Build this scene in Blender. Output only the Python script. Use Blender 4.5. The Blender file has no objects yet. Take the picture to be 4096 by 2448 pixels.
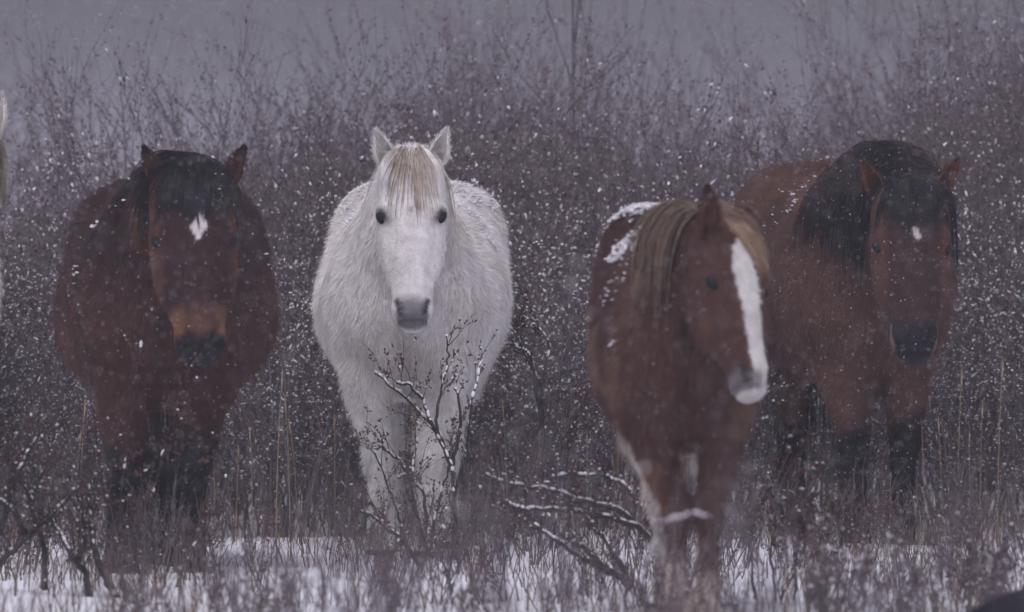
import bpy, math, random
import numpy as np
from mathutils import Vector
from mathutils.bvhtree import BVHTree

# ------------------------------------------------------------------ camera, sky, sun, exposure
scene = bpy.context.scene
C = scene.collection
F = 40000.0            # focal length in photograph pixels (4096 wide)
HZ = 720.0             # pixel row of eye level
EYE = 1.5
def P(px, py, d):      # pixel + distance along the ground -> world point
    return np.array([(px - 2048) / F * d, d, EYE - (py - HZ) / F * d])

cam_data = bpy.data.cameras.new('camera')
cam = bpy.data.objects.new('camera', cam_data); C.objects.link(cam)
cam.location = (0, 0, EYE)
cam.rotation_euler = (math.pi / 2 - (1224 - HZ) / F, 0, 0)
cam_data.sensor_width = 36.0
cam_data.lens = 36.0 * F / 4096
cam_data.clip_start = 0.5
cam_data.clip_end = 3000
cam_data.dof.use_dof = True
cam_data.dof.focus_distance = 39.9
cam_data.dof.aperture_fstop = 4.2
scene.camera = cam

SUN_EL, SUN_AZ = math.radians(62), math.radians(200)
world = bpy.data.worlds.new('World'); scene.world = world
world.use_nodes = True
wn = world.node_tree; wn.nodes.clear()
w_out = wn.nodes.new('ShaderNodeOutputWorld')
w_bg = wn.nodes.new('ShaderNodeBackground')
w_hs = wn.nodes.new('ShaderNodeHueSaturation')
w_sky = wn.nodes.new('ShaderNodeTexSky')
w_sky.sky_type = 'NISHITA'; w_sky.sun_disc = False
w_sky.sun_elevation = SUN_EL; w_sky.sun_rotation = SUN_AZ
w_sky.air_density = 1.0; w_sky.dust_density = 4.0; w_sky.ozone_density = 2.0
w_hs.inputs['Saturation'].default_value = 0.22
w_mul = wn.nodes.new('ShaderNodeMix'); w_mul.data_type = 'RGBA'; w_mul.blend_type = 'MULTIPLY'
w_mul.inputs['Factor'].default_value = 1.0
w_mul.inputs['B'].default_value = (0.97, 0.93, 1.10, 1)      # heavy snow cloud: dull violet grey
wn.links.new(w_sky.outputs['Color'], w_hs.inputs['Color'])
wn.links.new(w_hs.outputs['Color'], w_mul.inputs['A'])
wn.links.new(w_mul.outputs['Result'], w_bg.inputs['Color'])
w_bg.inputs['Strength'].default_value = 0.15
wn.links.new(w_bg.outputs['Background'], w_out.inputs['Surface'])

sun_d = bpy.data.lights.new('sun', 'SUN'); sun_d.energy = 0.68; sun_d.angle = math.radians(60)
sun_d.color = (1.0, 0.96, 0.92)
sun = bpy.data.objects.new('sun', sun_d); C.objects.link(sun)
sdir = Vector((math.sin(SUN_AZ) * math.cos(SUN_EL), math.cos(SUN_AZ) * math.cos(SUN_EL), math.sin(SUN_EL)))
sun.rotation_euler = sdir.to_track_quat('Z', 'Y').to_euler()
sun.location = (0, 20, 30)

vs = scene.view_settings
vs.view_transform = 'Standard'; vs.look = 'None'; vs.exposure = -0.22; vs.gamma = 1.0; vs.use_curve_mapping = False
scene.cycles.use_denoising = True
scene.cycles.max_bounces = 4
scene.cycles.diffuse_bounces = 2
scene.cycles.volume_bounces = 0
scene.cycles.use_adaptive_sampling = True
scene.cycles.adaptive_threshold = 0.04
scene.cycles.transparent_max_bounces = 4

# ------------------------------------------------------------------ helpers
def norm(v):
    v = np.asarray(v, float); return v / (np.linalg.norm(v) + 1e-12)

class MB:
    """collects vertices / faces / per-vertex colours, builds ONE mesh"""
    def __init__(self): self.v = []; self.f = []; self.c = []; self.n = 0
    def add(self, v, f, c=None):
        v = np.asarray(v, float)
        self.v.append(v); off = self.n
        if isinstance(f, np.ndarray): self.f.extend((f + off).tolist())
        else: self.f.extend([[i + off for i in q] for q in f])
        self.n += len(v)
        if c is not None:
            c = np.asarray(c, float)
            if c.ndim == 1: c = np.tile(c, (len(v), 1))
            self.c.append(c)
    def mesh(self, name, mat, smooth=True):
        V = np.concatenate(self.v) if self.v else np.zeros((0, 3))
        me = bpy.data.meshes.new(name)
        me.from_pydata(V.tolist(), [], self.f)
        if self.c:
            col = np.ones((len(V), 4), np.float32); col[:, :3] = np.concatenate(self.c)
            at = me.attributes.new('coat', 'FLOAT_COLOR', 'POINT'); at.data.foreach_set('color', col.ravel())
        if smooth: me.polygons.foreach_set('use_smooth', np.ones(len(me.polygons), bool))
        me.materials.append(mat); me.update()
        return me
    def build(self, name, mat, parent=None, loc=(0, 0, 0), smooth=True):
        return link(name, self.mesh(name, mat, smooth), parent, loc)

def link(name, data, parent=None, loc=(0, 0, 0)):
    o = bpy.data.objects.new(name, data); C.objects.link(o)
    o.location = loc
    if parent is not None: o.parent = parent
    return o
def tag(o, label=None, cat=None, group=None, kind=None):
    if label: o['label'] = label
    if cat: o['category'] = cat
    if group: o['group'] = group
    if kind: o['kind'] = kind
    return o
def copy_tree(o, parent=None):
    c = o.copy(); C.objects.link(c)
    if parent is not None: c.parent = parent
    for ch in list(o.children): copy_tree(ch, c)
    return c

def tri_arrays(mb, V, T, Ccol=None):     # fast append of triangle soup
    mb.v.append(V); mb.f.extend((T + mb.n).tolist()); mb.n += len(V)
    if Ccol is not None: mb.c.append(Ccol)

def loft(rings, caps=True):
    n = len(rings[0]); V = np.concatenate(rings); Fs = []
    for i in range(len(rings) - 1):
        a, b = i * n, (i + 1) * n
        for j in range(n):
            k = (j + 1) % n
            Fs.append([a + j, a + k, b + k, b + j])
    if caps:
        Fs.append(list(range(n))[::-1]); Fs.append([(len(rings) - 1) * n + j for j in range(n)])
    return V, Fs

def tube_path(pts, radii, sides=3):
    pts = np.asarray(pts, float); n = len(pts)
    d = np.gradient(pts, axis=0); d /= np.linalg.norm(d, axis=1, keepdims=True) + 1e-12
    ref = np.array([0.0, 1.0, 0.0]) if abs(d[:, 1]).max() < .9 else np.array([1.0, 0, 0])
    a = np.cross(d, ref); a /= np.linalg.norm(a, axis=1, keepdims=True) + 1e-12
    b = np.cross(d, a)
    th = np.arange(sides) * 2 * math.pi / sides
    r = np.asarray(radii, float)[:, None, None]
    V = pts[:, None, :] + r * (np.cos(th)[None, :, None] * a[:, None, :] + np.sin(th)[None, :, None] * b[:, None, :])
    i = np.arange(n - 1)[:, None] * sides; j = np.arange(sides)[None, :]; k = (j + 1) % sides
    Q = np.stack([i + j, i + k, i + k + sides, i + j + sides], -1).reshape(-1, 4)
    return V.reshape(-1, 3), Q

ICO_V = None
def ico():
    global ICO_V, ICO_F
    if ICO_V is None:
        g = (1 + 5 ** .5) / 2
        v = np.array([[-1, g, 0], [1, g, 0], [-1, -g, 0], [1, -g, 0], [0, -1, g], [0, 1, g], [0, -1, -g], [0, 1, -g], [g, 0, -1], [g, 0, 1], [-g, 0, -1], [-g, 0, 1]])
        ICO_V = v / np.linalg.norm(v[0])
        ICO_F = np.array([[0, 11, 5], [0, 5, 1], [0, 1, 7], [0, 7, 10], [0, 10, 11], [1, 5, 9], [5, 11, 4], [11, 10, 2], [10, 7, 6], [7, 1, 8], [3, 9, 4], [3, 4, 2], [3, 2, 6], [3, 6, 8], [3, 8, 9], [4, 9, 5], [2, 4, 11], [6, 2, 10], [8, 6, 7], [9, 8, 1]])
    return ICO_V, ICO_F
def blobs(mb, centers, radii, rng, axes=None, col=None):
    """jittered 20-face blobs; axes: (n,3) long axis, radii (n,3) = along, across, up"""
    v, f = ico(); n = len(centers)
    if n == 0: return
    J = v[None] * (1 + rng.normal(0, .12, (n, 12, 1)))
    if axes is None: axes = np.tile([1.0, 0, 0], (n, 1))
    a = axes / (np.linalg.norm(axes, axis=1, keepdims=True) + 1e-9)
    up = np.tile([0, 0, 1.0], (n, 1)); b = np.cross(up, a); b /= np.linalg.norm(b, axis=1, keepdims=True) + 1e-6
    c = np.cross(a, b)
    W = J * radii[:, None, :]
    V = centers[:, None, :] + W[..., 0:1] * a[:, None] + W[..., 1:2] * b[:, None] + W[..., 2:3] * c[:, None]
    T = (f[None] + (np.arange(n) * 12)[:, None, None]).reshape(-1, 3)
    tri_arrays(mb, V.reshape(-1, 3), T, None if col is None else np.tile(col, (n * 12, 1)))

_rs = np.random.default_rng(5)
_K = [(_rs.normal(0, 1, (6, 3)), _rs.uniform(0, 6.28, 6)) for _ in range(4)]
def noise(p, s):         # smooth numpy noise about -1..1, s = feature frequency
    out = 0
    for o, (k, ph) in enumerate(_K):
        q = p @ (k.T * s * 1.7 ** o)
        out = out + np.sin(q + ph + 1.3 * np.sin(q[:, ::-1] * .7)).mean(1) / (1.25 ** o)
    return out
def sstep(a, b, x):
    t = np.clip((x - a) / (b - a), 0, 1); return t * t * (3 - 2 * t)
def mixc(a, b, m): return a * (1 - m[:, None]) + np.asarray(b)[None] * m[:, None]

# ------------------------------------------------------------------ materials
def mat(name, color, rough=.8, attr=False, var=0.25, vscale=30, bump=0, bscale=60, spec=.25, sheen=0):
    m = bpy.data.materials.new(name); m.use_nodes = True
    nt = m.node_tree; b = nt.nodes['Principled BSDF']
    b.inputs['Roughness'].default_value = rough
    b.inputs['Specular IOR Level'].default_value = spec
    if sheen: b.inputs['Sheen Weight'].default_value = sheen
    tc = nt.nodes.new('ShaderNodeTexCoord')
    no = nt.nodes.new('ShaderNodeTexNoise'); no.inputs['Scale'].default_value = vscale; no.inputs['Detail'].default_value = 4
    nt.links.new(tc.outputs['Object'], no.inputs['Vector'])
    mr = nt.nodes.new('ShaderNodeMapRange')
    mr.inputs['From Min'].default_value = .3; mr.inputs['From Max'].default_value = .7
    mr.inputs['To Min'].default_value = 1 - var; mr.inputs['To Max'].default_value = 1 + var
    nt.links.new(no.outputs['Fac'], mr.inputs['Value'])
    mx = nt.nodes.new('ShaderNodeMix'); mx.data_type = 'RGBA'; mx.blend_type = 'MULTIPLY'
    mx.inputs['Factor'].default_value = 1
    if attr:
        at = nt.nodes.new('ShaderNodeAttribute'); at.attribute_name = 'coat'
        nt.links.new(at.outputs['Color'], mx.inputs['A'])
    else:
        mx.inputs['A'].default_value = (*color, 1)
    nt.links.new(mr.outputs['Result'], mx.inputs['B'])
    nt.links.new(mx.outputs['Result'], b.inputs['Base Color'])
    if bump:
        bn = nt.nodes.new('ShaderNodeTexNoise'); bn.inputs['Scale'].default_value = bscale; bn.inputs['Detail'].default_value = 5
        nt.links.new(tc.outputs['Object'], bn.inputs['Vector'])
        bp = nt.nodes.new('ShaderNodeBump'); bp.inputs['Strength'].default_value = bump; bp.inputs['Distance'].default_value = .02
        nt.links.new(bn.outputs['Fac'], bp.inputs['Height']); nt.links.new(bp.outputs['Normal'], b.inputs['Normal'])
    return m
M_SNOWG = mat('snow_ground', (.80, .80, .83), .9, var=.06, vscale=3, bump=.5, bscale=14)
M_SNOW = mat('snow_clump', (.80, .79, .805), .9, var=.05)
M_FLAKE = mat('snow_flake', (.80, .80, .83), .9, var=.02)
M_COAT = mat('horse_coat', (1, 1, 1), .85, attr=True, var=.16, vscale=22, bump=.35, bscale=90, spec=.12)
M_FUR = mat('horse_fur', (1, 1, 1), .8, attr=True, var=.2, vscale=9, spec=.12)
M_HAIR = mat('horse_hair', (1, 1, 1), .6, attr=True, var=.3, vscale=30, spec=.2)
M_EYE = mat('eye', (.010, .010, .014), .5, var=.1, spec=.12)
M_HOOF = mat('hoof', (.05, .045, .045), .6, var=.3)
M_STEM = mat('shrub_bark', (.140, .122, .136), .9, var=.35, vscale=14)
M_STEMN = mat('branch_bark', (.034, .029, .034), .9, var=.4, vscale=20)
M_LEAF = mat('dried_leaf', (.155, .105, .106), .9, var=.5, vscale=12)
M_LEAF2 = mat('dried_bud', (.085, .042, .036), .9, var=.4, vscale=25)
M_GRASS = mat('dead_grass', (1, 1, 1), .9, attr=True, var=.25, vscale=10)
M_STRAW = mat('straw', (.34, .26, .17), .9, var=.25, vscale=20)
M_ROCK = mat('dark_rock', (.012, .012, .017), .9, var=.4, vscale=8, bump=.5, bscale=12)

# ------------------------------------------------------------------ ground
def ground_z(x, y):
    x = np.asarray(x, float); y = np.asarray(y, float)
    far = np.clip((y - 44) / 60, 0, 1) ** 1.3 * 0.5
    p = np.stack([x, y, 0 * x], -1).reshape(-1, 3)
    b = (noise(p, .9) * .02 + noise(p, 3.1) * .012).reshape(x.shape)
    near = np.exp(-np.clip((np.hypot(x / 6, (y - 38) / 9) - 1), 0, None) * 2)
    return far + b * near
def lines(lo, hi, n, ext):
    mid = np.linspace(lo, hi, n)
    return np.concatenate([lo - ext[::-1], mid, hi + ext])
ext = np.array([1, 3, 7, 15, 30, 60, 120, 250, 500, 1200.])
gx = lines(-5, 5, 170, ext); gy = lines(28, 46, 240, ext)
GX, GY = np.meshgrid(gx, gy)
GZ = ground_z(GX, GY)
nx, ny = len(gx), len(gy)
i, j = np.meshgrid(np.arange(nx - 1), np.arange(ny - 1))
base = (j * nx + i).ravel()
g = MB(); g.add(np.stack([GX.ravel(), GY.ravel(), GZ.ravel()], -1), np.stack([base, base + 1, base + nx + 1, base + nx], -1))
tag(g.build('snowy_ground', M_SNOWG), 'flat snow covered ground', kind='structure')
def gz(x, y): return float(ground_z(np.array([x]), np.array([y]))[0])

# ------------------------------------------------------------------ horses
BODY = [  # y, half width, top, bottom, upper exponent
    (-.61, .10, 1.14, .96, 2.0), (-.56, .21, 1.25, .82, 2.0), (-.46, .285, 1.36, .72, 1.8), (-.30, .325, 1.46, .675, 1.65),
    (-.12, .352, 1.49, .66, 1.6), (.08, .385, 1.46, .65, 1.75), (.28, .40, 1.445, .655, 1.9), (.46, .385, 1.46, .70, 2.3),
    (.60, .370, 1.50, .78, 3.2), (.74, .355, 1.50, .85, 3.4), (.84, .325, 1.47, .90, 2.8), (.92, .27, 1.41, .95, 2.3), (1.00, .16, 1.28, 1.04, 2.0), (1.03, .07, 1.2, 1.12, 2.0)]
HEAD = [  # t, half width, front, back, front exponent
    (-.07, .055, -.02, -.07, 2.0), (-.03, .100, .02, -.10, 2.2), (.03, .125, .045, -.13, 2.3), (.10, .133, .058, -.17, 2.4), (.22, .134, .068, -.21, 2.5),
    (.34, .138, .072, -.235, 2.4), (.45, .135, .071, -.24, 2.1), (.56, .128, .068, -.215, 1.8), (.66, .109, .062, -.165, 1.75), (.75, .090, .054, -.125, 1.9),
    (.82, .079, .049, -.108, 2.2), (.88, .081, .049, -.102, 2.5), (.93, .076, .042, -.098, 2.6), (.975, .060, .022, -.088, 2.5), (1.0, .035, -.005, -.07, 2.2)]
def sell(n_up, m=28):
    th = np.linspace(0, 2 * math.pi, m, endpoint=False)
    c, s = np.cos(th), np.sin(th)
    e = np.where(s >= 0, 2 / n_up, 2 / 2.1)
    return np.sign(c) * np.abs(c) ** e, np.sign(s) * np.abs(s) ** e

class Horse: pass

def make_horse(S):
    """S: dict spec. Coordinates: world axes relative to the root on the ground under the body."""
    rng = np.random.default_rng(S['seed'])
    R = np.array([*S['root'][:2], 0.0]); R[2] = gz(R[0], R[1]) - .06      # feet sunk in the snow
    cy, sy = math.cos(S['yaw']), math.sin(S['yaw'])
    ws, zs, ls = S['ws'], S['zs'] * 1.04, S.get('ls', 1.0)
    def bl(p):       # body-local -> root-relative
        p = np.atleast_2d(np.asarray(p, float)).copy()
        x, y = p[:, 0], p[:, 1]
        return np.stack([cy * x - sy * y, sy * x + cy * y, p[:, 2]], -1)
    def rel(w): return np.asarray(w, float) - R
    mb = MB()
    rings = []
    for (y, hw, zt, zb, ne) in BODY:
        ux, uz = sell(ne); zm = zb + S.get('zm', .46) * (zt - zb)
        z = np.where(uz >= 0, zm + uz * (zt - zm), zm + uz * (zm - zb))
        yy = y * ls
        rings.append(bl(np.stack([ux * hw * ws, np.full_like(ux, yy), z * zs], -1)))
    mb.add(*loft(rings))
    # head frame
    O = rel(S['poll']); Mz = rel(S['muzzle']); a = norm(Mz - O); L = np.linalg.norm(Mz - O)
    n0 = np.asarray(S['face'], float); n = norm(n0 - a * (n0 @ a)); u = np.cross(n, a); hs = S.get('hs', L / .74)
    H = Horse(); H.O, H.a, H.n, H.u, H.L, H.hs, H.R = O, a, n, u, L, hs, R
    def hp(uu, t, f): return O + u * (uu * hs) + a * (t * L) + n * (f * hs)
    H.hp = hp
    rings = []
    for (t, hw, fr, bk, ne) in HEAD:
        ux, uz = sell(ne); mid = fr - .42 * (fr - bk)
        f = np.where(uz >= 0, mid + uz * (fr - mid), mid + uz * (mid - bk))
        hwid = hw * S.get('hw', 1.0)
        rings.append(O + np.outer(ux * hwid * hs, u) + a * (t * L) + np.outer(f * hs, n))
    mb.add(*loft(rings))
    # neck: bezier from the withers/chest to the back of the poll
    B0 = bl([0, -.22 * ls, 1.16 * zs])[0]; B3 = hp(0, .10, -.10)
    B1 = B0 + bl(np.array([[0, -.30, .14 + S.get('arch', 0)]]))[0]; B2 = B3 + (-n * .10 + np.array([0, .12, .03 + S.get('arch', 0)]))
    ts = np.linspace(0, 1, 9); rings = []; H.neck = []
    for t in ts:
        c = (1 - t) ** 3 * B0 + 3 * t * (1 - t) ** 2 * B1 + 3 * t * t * (1 - t) * B2 + t ** 3 * B3
        dd = norm(3 * (1 - t) ** 2 * (B1 - B0) + 6 * t * (1 - t) * (B2 - B1) + 3 * t * t * (B3 - B2))
        lat0 = norm(bl([[1, 0, 0]])[0] * (1 - t) + u * t); lat = norm(lat0 - dd * (lat0 @ dd)); up = np.cross(lat, dd)
        if up[2] < 0: up = -up
        hwid = np.interp(t, [0, .35, .7, 1], [.25, .20, .150, .105]) * ws * S.get('nw', 1)
        dv = np.interp(t, [0, .35, .7, 1], [.33, .27, .20, .13]) * zs
        ux, uz = sell(1.9)
        rings.append(c + np.outer(ux * hwid, lat) + np.outer(uz * dv, up)); H.neck.append((c, up, lat, dv, hwid))
    mb.add(*loft(rings))
    # legs
    hooves = []
    def leg(pts):
        rings = []
        pts = np.asarray(pts, float)
        tt = np.linspace(0, len(pts) - 1, len(pts) * 3)
        ii = np.arange(len(pts))
        q = np.stack([np.interp(tt, ii, pts[:, k]) for k in range(pts.shape[1])], -1)
        th = np.linspace(0, 2 * math.pi, 14, endpoint=False)
        for p in q:
            rings.append(np.stack([p[0] + np.cos(th) * p[3], p[1] + np.sin(th) * p[4], np.full(14, p[2])], -1))
        mb.add(*loft(rings))
        e = q[-1]; hooves.append((e[0], e[1]))
    fl = S.get('leg_thick', 1.0)
    for side, (offs) in zip((-1, 1), S['front']):
        (xs, ys) = offs['top'], offs.get('y', -.36)
        lift = offs.get('lift', 0.0); kx, fx = offs['knee'], offs['foot']; fy = offs.get('fy', 0.0)
        J = [(xs * 1.05, ys + .06, 1.02 * zs, .13, .17), (xs * 1.0, ys + .02, .86 * zs, .125, .15), (xs * .95, ys, .72 * zs, .105 * fl, .115 * fl),
             (xs * .55 + kx * .45, ys - .01, .60 * zs, .083 * fl, .09 * fl), (kx, ys - .02 + fy * .4, (.48 + lift) * zs, .067 * fl, .07 * fl), (kx, ys - .02 + fy * .45, (.44 + lift) * zs, .063 * fl, .066 * fl),
             (kx * .6 + fx * .4, ys + fy * .6, (.36 + lift * .8) * zs, .049 * fl, .052 * fl), (fx, ys + fy * .9, (.20 + lift * .6) * zs, .047 * fl, .051 * fl), (fx, ys + fy, (.155 + lift * .5) * zs, .056 * fl, .06 * fl),
             (fx, ys - .03 + fy, .10 * zs, .050 * fl, .052 * fl), (fx, ys - .05 + fy, .052, .058 * fl, .06 * fl)]
        J = [(*bl([[p[0], p[1] * ls, p[2]]])[0], p[3], p[4]) for p in J]; leg(J)
    for side, offs in zip((-1, 1), S['hind']):
        x0, kx, fx, fy = offs
        J = [(x0, .70, 1.12 * zs, .15, .22), (x0 * 1.02, .66, .95 * zs, .145, .20), (x0, .62, .80 * zs, .115, .145), (x0 * .9, .70 + fy * .5, .66 * zs, .083, .095),
             (kx, .82 + fy * .8, .54 * zs, .062, .078), (kx, .83 + fy * .9, .48 * zs, .056, .068), (fx, .82 + fy, .34 * zs, .048, .052), (fx, .81 + fy, .20 * zs, .048, .052),
             (fx, .80 + fy, .155 * zs, .057, .06), (fx, .77 + fy, .10 * zs, .051, .053), (fx, .75 + fy, .052, .058, .06)]
        J = [(*bl([[p[0], p[1] * ls, p[2]]])[0], p[3] * fl, p[4] * fl) for p in J]; leg(J)
    # union into one continuous skin
    tmp = mb.mesh('tmp', M_COAT); ob = bpy.data.objects.new('tmp', tmp); C.objects.link(ob)
    rm = ob.modifiers.new('r', 'REMESH'); rm.mode = 'VOXEL'; rm.voxel_size = S.get('voxel', .0105)
    dg = bpy.context.evaluated_depsgraph_get(); ev = ob.evaluated_get(dg)
    me = bpy.data.meshes.new_from_object(ev); bpy.data.objects.remove(ob); bpy.data.meshes.remove(tmp)
    nv = len(me.vertices); V = np.empty(nv * 3); me.vertices.foreach_get('co', V); V = V.reshape(-1, 3)
    E = np.empty(len(me.edges) * 2, int); me.edges.foreach_get('vertices', E); E = E.reshape(-1, 2)
    def hc(V):
        d = V - O; return d @ u / hs, d @ a / L, d @ n / hs
    deg = np.bincount(E.ravel(), minlength=nv)[:, None].astype(float)
    uu, tt, ff = hc(V)
    inh = sstep(.0, .12, tt) * (1 - sstep(1.1, 1.3, tt)) * (np.abs(uu) < .22) * (ff > -.27) * (ff < .15)
    leglow = 1 - sstep(.5, .7, V[:, 2])
    for it in range(30):
        s = np.zeros_like(V)
        for k in range(3):
            s[:, k] = np.bincount(E[:, 0], V[E[:, 1], k], nv) + np.bincount(E[:, 1], V[E[:, 0], k], nv)
        lim = np.where((inh > .3) | (leglow > .5), 6, 30)
        w = (it < lim)[:, None] * .5
        V = V + (s / np.maximum(deg, 1) - V) * w
    me.vertices.foreach_set('co', V.ravel()); me.update()
    N = np.empty(nv * 3); me.vertex_normals.foreach_get('vector', N); N = N.reshape(-1, 3)
    uu, tt, ff = hc(V); au = np.abs(uu); front = sstep(-.08, -.03, ff)
    g2 = lambda x, x0, s: np.exp(-((x - x0) / s) ** 2)
    disp = np.zeros(nv)
    inside = (tt > -.05) & (tt < 1.1) & (au < .2) & (ff > -.2) & (ff < .12)
    # eye: ridge above, hollow in front
    eu, et, ef = .119 * S.get('hw', 1.0), S.get('eye_t', .37), .003
    disp += inside * (.014 * g2(tt, et - .045, .03) * g2(au, .112, .03) * front - .010 * g2(tt, et - .13, .05) * g2(au, .10, .03) * front - .008 * g2(tt, et + .06, .04) * g2(au, .10, .025) * front)
    # facial crest and hollow beside the nose
    disp += inside * (.006 * g2(tt, .55, .10) * g2(au, .108, .012) - .010 * g2(tt, .68, .08) * g2(au, .075, .02) * front)
    # nostrils: rim and pit
    nu = .058 + (tt - .88) * -.22
    disp += inside * front * (.007 * g2(tt, .87, .04) * g2(au, .066, .018) - .026 * g2(tt, .885, .036) * g2(au, nu, .011))
    # mouth line
    disp += inside * (ff < .03) * (-.010 * g2(tt, .955 + .10 * np.clip(-ff - .02, -.05, 1), .010))
    # chest groove, body lumps
    bx = cy * V[:, 0] + sy * V[:, 1]; by = -sy * V[:, 0] + cy * V[:, 1]
    chest = sstep(-.35, -.5, by) * (1 - inside)
    disp += chest * (-.03 * g2(bx, 0, .03) * sstep(.6, .8, V[:, 2]) * (1 - sstep(1.05, 1.2, V[:, 2])))
    disp += (1 - inside) * noise(V, 7) * .006
    V = V + N * disp[:, None]
    me.vertices.foreach_set('co', V.ravel()); me.update()
    me.vertex_normals.foreach_get('vector', (Nn := np.empty(nv * 3))); N = Nn.reshape(-1, 3)
    H.V, H.N, H.bx, H.by, H.uu, H.tt, H.ff = V, N, bx, by, uu, tt, ff
    H.inh = inside & (tt > .02)
    def coat(V, N):
        uu, tt, ff = hc(V)
        ih = (tt > -.04) & (tt < 1.1) & (np.abs(uu) < .2) & (ff > -.26) & (ff < .14)
        Bx = cy * V[:, 0] + sy * V[:, 1]; By = -sy * V[:, 0] + cy * V[:, 1]
        return np.clip(S['coat'](V, N, uu, tt, ff, ih, Bx, By), .003, .9)
    col = np.ones((nv, 4), np.float32); col[:, :3] = coat(V, N)
    at = me.attributes.new('coat', 'FLOAT_COLOR', 'POINT'); at.data.foreach_set('color', col.ravel())
    me.polygons.foreach_set('use_smooth', np.ones(len(me.polygons), bool))
    me.materials.clear(); me.materials.append(M_COAT); me.name = 'body'
    root = link('horse', None, None, R); root.empty_display_size = .2
    tag(root, S['label'], 'horse', 'horses walking towards the viewer')
    body = link('body', me, root)
    # triangles for sampling
    me.calc_loop_triangles(); nt = len(me.loop_triangles)
    T = np.empty(nt * 3, int); me.loop_triangles.foreach_get('vertices', T); T = T.reshape(-1, 3)
    bvh = BVHTree.FromPolygons([tuple(v) for v in V], T.tolist())
    area = np.linalg.norm(np.cross(V[T[:, 1]] - V[T[:, 0]], V[T[:, 2]] - V[T[:, 0]]), axis=1)
    cdf = np.cumsum(area); cdf /= cdf[-1]
    def sample(m):
        k = np.searchsorted(cdf, rng.random(m)); r1, r2 = np.sqrt(rng.random(m))[:, None], rng.random(m)[:, None]
        A, Bv, Cv = V[T[k, 0]], V[T[k, 1]], V[T[k, 2]]
        p = A * (1 - r1) + Bv * (r1 * (1 - r2)) + Cv * (r1 * r2)
        nn = N[T[k, 0]] + N[T[k, 1]] + N[T[k, 2]]; nn /= np.linalg.norm(nn, axis=1, keepdims=True) + 1e-9
        return p, nn
    # winter coat: short blades
    m = S.get('fur', 60000); p, nn = sample(m)
    uu2, tt2, ff2 = hc(p); ih2 = (tt2 > 0) & (tt2 < 1.1) & (np.abs(uu2) < .2) & (ff2 > -.26)
    ln = rng.uniform(.022, .045, m) * S.get('furlen', 1)
    ln *= np.where(ih2, np.where(tt2 > .75, .18, np.where(ff2 > -.1, .42, .8)), 1.0)
    ln *= np.where(p[:, 2] < .4, .8, 1)
    flow = np.tile(bl([[0, .45, -1.0]])[0], (m, 1)) + .55 * np.stack([noise(p, 6), noise(p + 7, 6), noise(p + 13, 6)], -1)
    flow -= nn * (flow * nn).sum(1, keepdims=True); flow /= np.linalg.norm(flow, axis=1, keepdims=True) + 1e-6
    dirv = nn * rng.uniform(.22, .5, (m, 1)) + flow * .9 + rng.normal(0, .14, (m, 3))
    side = np.cross(nn, flow) * rng.uniform(.0012, .0026, (m, 1)) * S.get('furw', 1)
    b0 = p - nn * .004
    FV = np.stack([b0 - side, b0 + side, p + dirv * ln[:, None]], 1).reshape(-1, 3)
    fc = coat(p, nn) * rng.uniform(.75, 1.22, (m, 1))
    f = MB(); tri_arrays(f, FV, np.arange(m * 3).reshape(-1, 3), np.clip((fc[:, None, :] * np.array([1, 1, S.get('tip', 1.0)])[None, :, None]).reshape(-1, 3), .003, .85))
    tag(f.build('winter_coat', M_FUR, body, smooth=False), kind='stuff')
    # eyes
    for sd in (-1, 1):
        e = MB(); v, fa = [], []
        c = hp(sd * eu, et, ef); rr = .025 * hs
        th = np.linspace(0, 2 * math.pi, 14, endpoint=False); rings = []
        axd = norm(u * sd * .86 + n * .5)
        b1 = norm(a - axd * (a @ axd)); b2 = np.cross(axd, b1)
        for ph in np.linspace(-1.4, 1.4, 9):
            rings.append(c + axd * rr * math.sin(ph) * .8 + math.cos(ph) * rr * (np.outer(np.cos(th), norm(b1 * .9 - b2 * .5 * sd)) * 1.4 + np.outer(np.sin(th), norm(b2 + b1 * .5 * sd)) * .78))
        e.add(*loft(rings)); e.build('eye', M_EYE, root)
    # ears
    for (bp, tp, face, hw) in S['ears']:
        b_, t_ = rel(bp), rel(tp); ax = norm(t_ - b_); le = np.linalg.norm(t_ - b_)
        fd = np.asarray(face, float); fd = norm(fd - ax * (fd @ ax)); lt = np.cross(fd, ax)
        rings = []
        phi = np.radians(np.linspace(-125, 125, 13))
        for s, w in zip([-.25, 0, .12, .28, .45, .6, .75, .87, .95, 1.0], [.50, .68, .88, 1.0, .96, .82, .60, .38, .19, .04]):
            w = w * hw; c = b_ + ax * (s * le) + fd * (.012 * math.sin(s * 3.0)) - fd * (.02 * max(0, s - .6))
            dep = .95 if s < .3 else .75
            o_ = c + np.outer(np.sin(phi) * w, lt) - np.outer(np.cos(phi) * w * dep, fd)
            i_ = c + np.outer(np.sin(phi) * w * .84, lt) - np.outer(np.cos(phi) * w * dep * .72 - .004 * (w > .01), fd)
            rings.append(np.concatenate([o_, i_[::-1]]))
        ev_ = MB(); vv, fs = loft(rings)
        inner = np.tile(np.r_[np.zeros(13), np.ones(13)], len(rings)); sv = np.repeat(np.linspace(0, 1, len(rings)), 26)
        ev_.add(vv, fs, S['earcol'](vv, inner, sv))
        # tufts of hair along the ear
        k = 1300; q = rng.integers(0, len(vv), k); cc = vv[q] + rng.normal(0, .004, (k, 3))
        out = (vv[q] - (b_ + ax * le * .4)); out /= np.linalg.norm(out, axis=1, keepdims=True) + 1e-9
        dr = ax * .6 + out * .5 + fd * .25 * inner[q][:, None] + rng.normal(0, .3, (k, 3))
        lnn = rng.uniform(.005, .013, (k, 1)); sd_ = np.cross(dr, fd) * .0014
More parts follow.
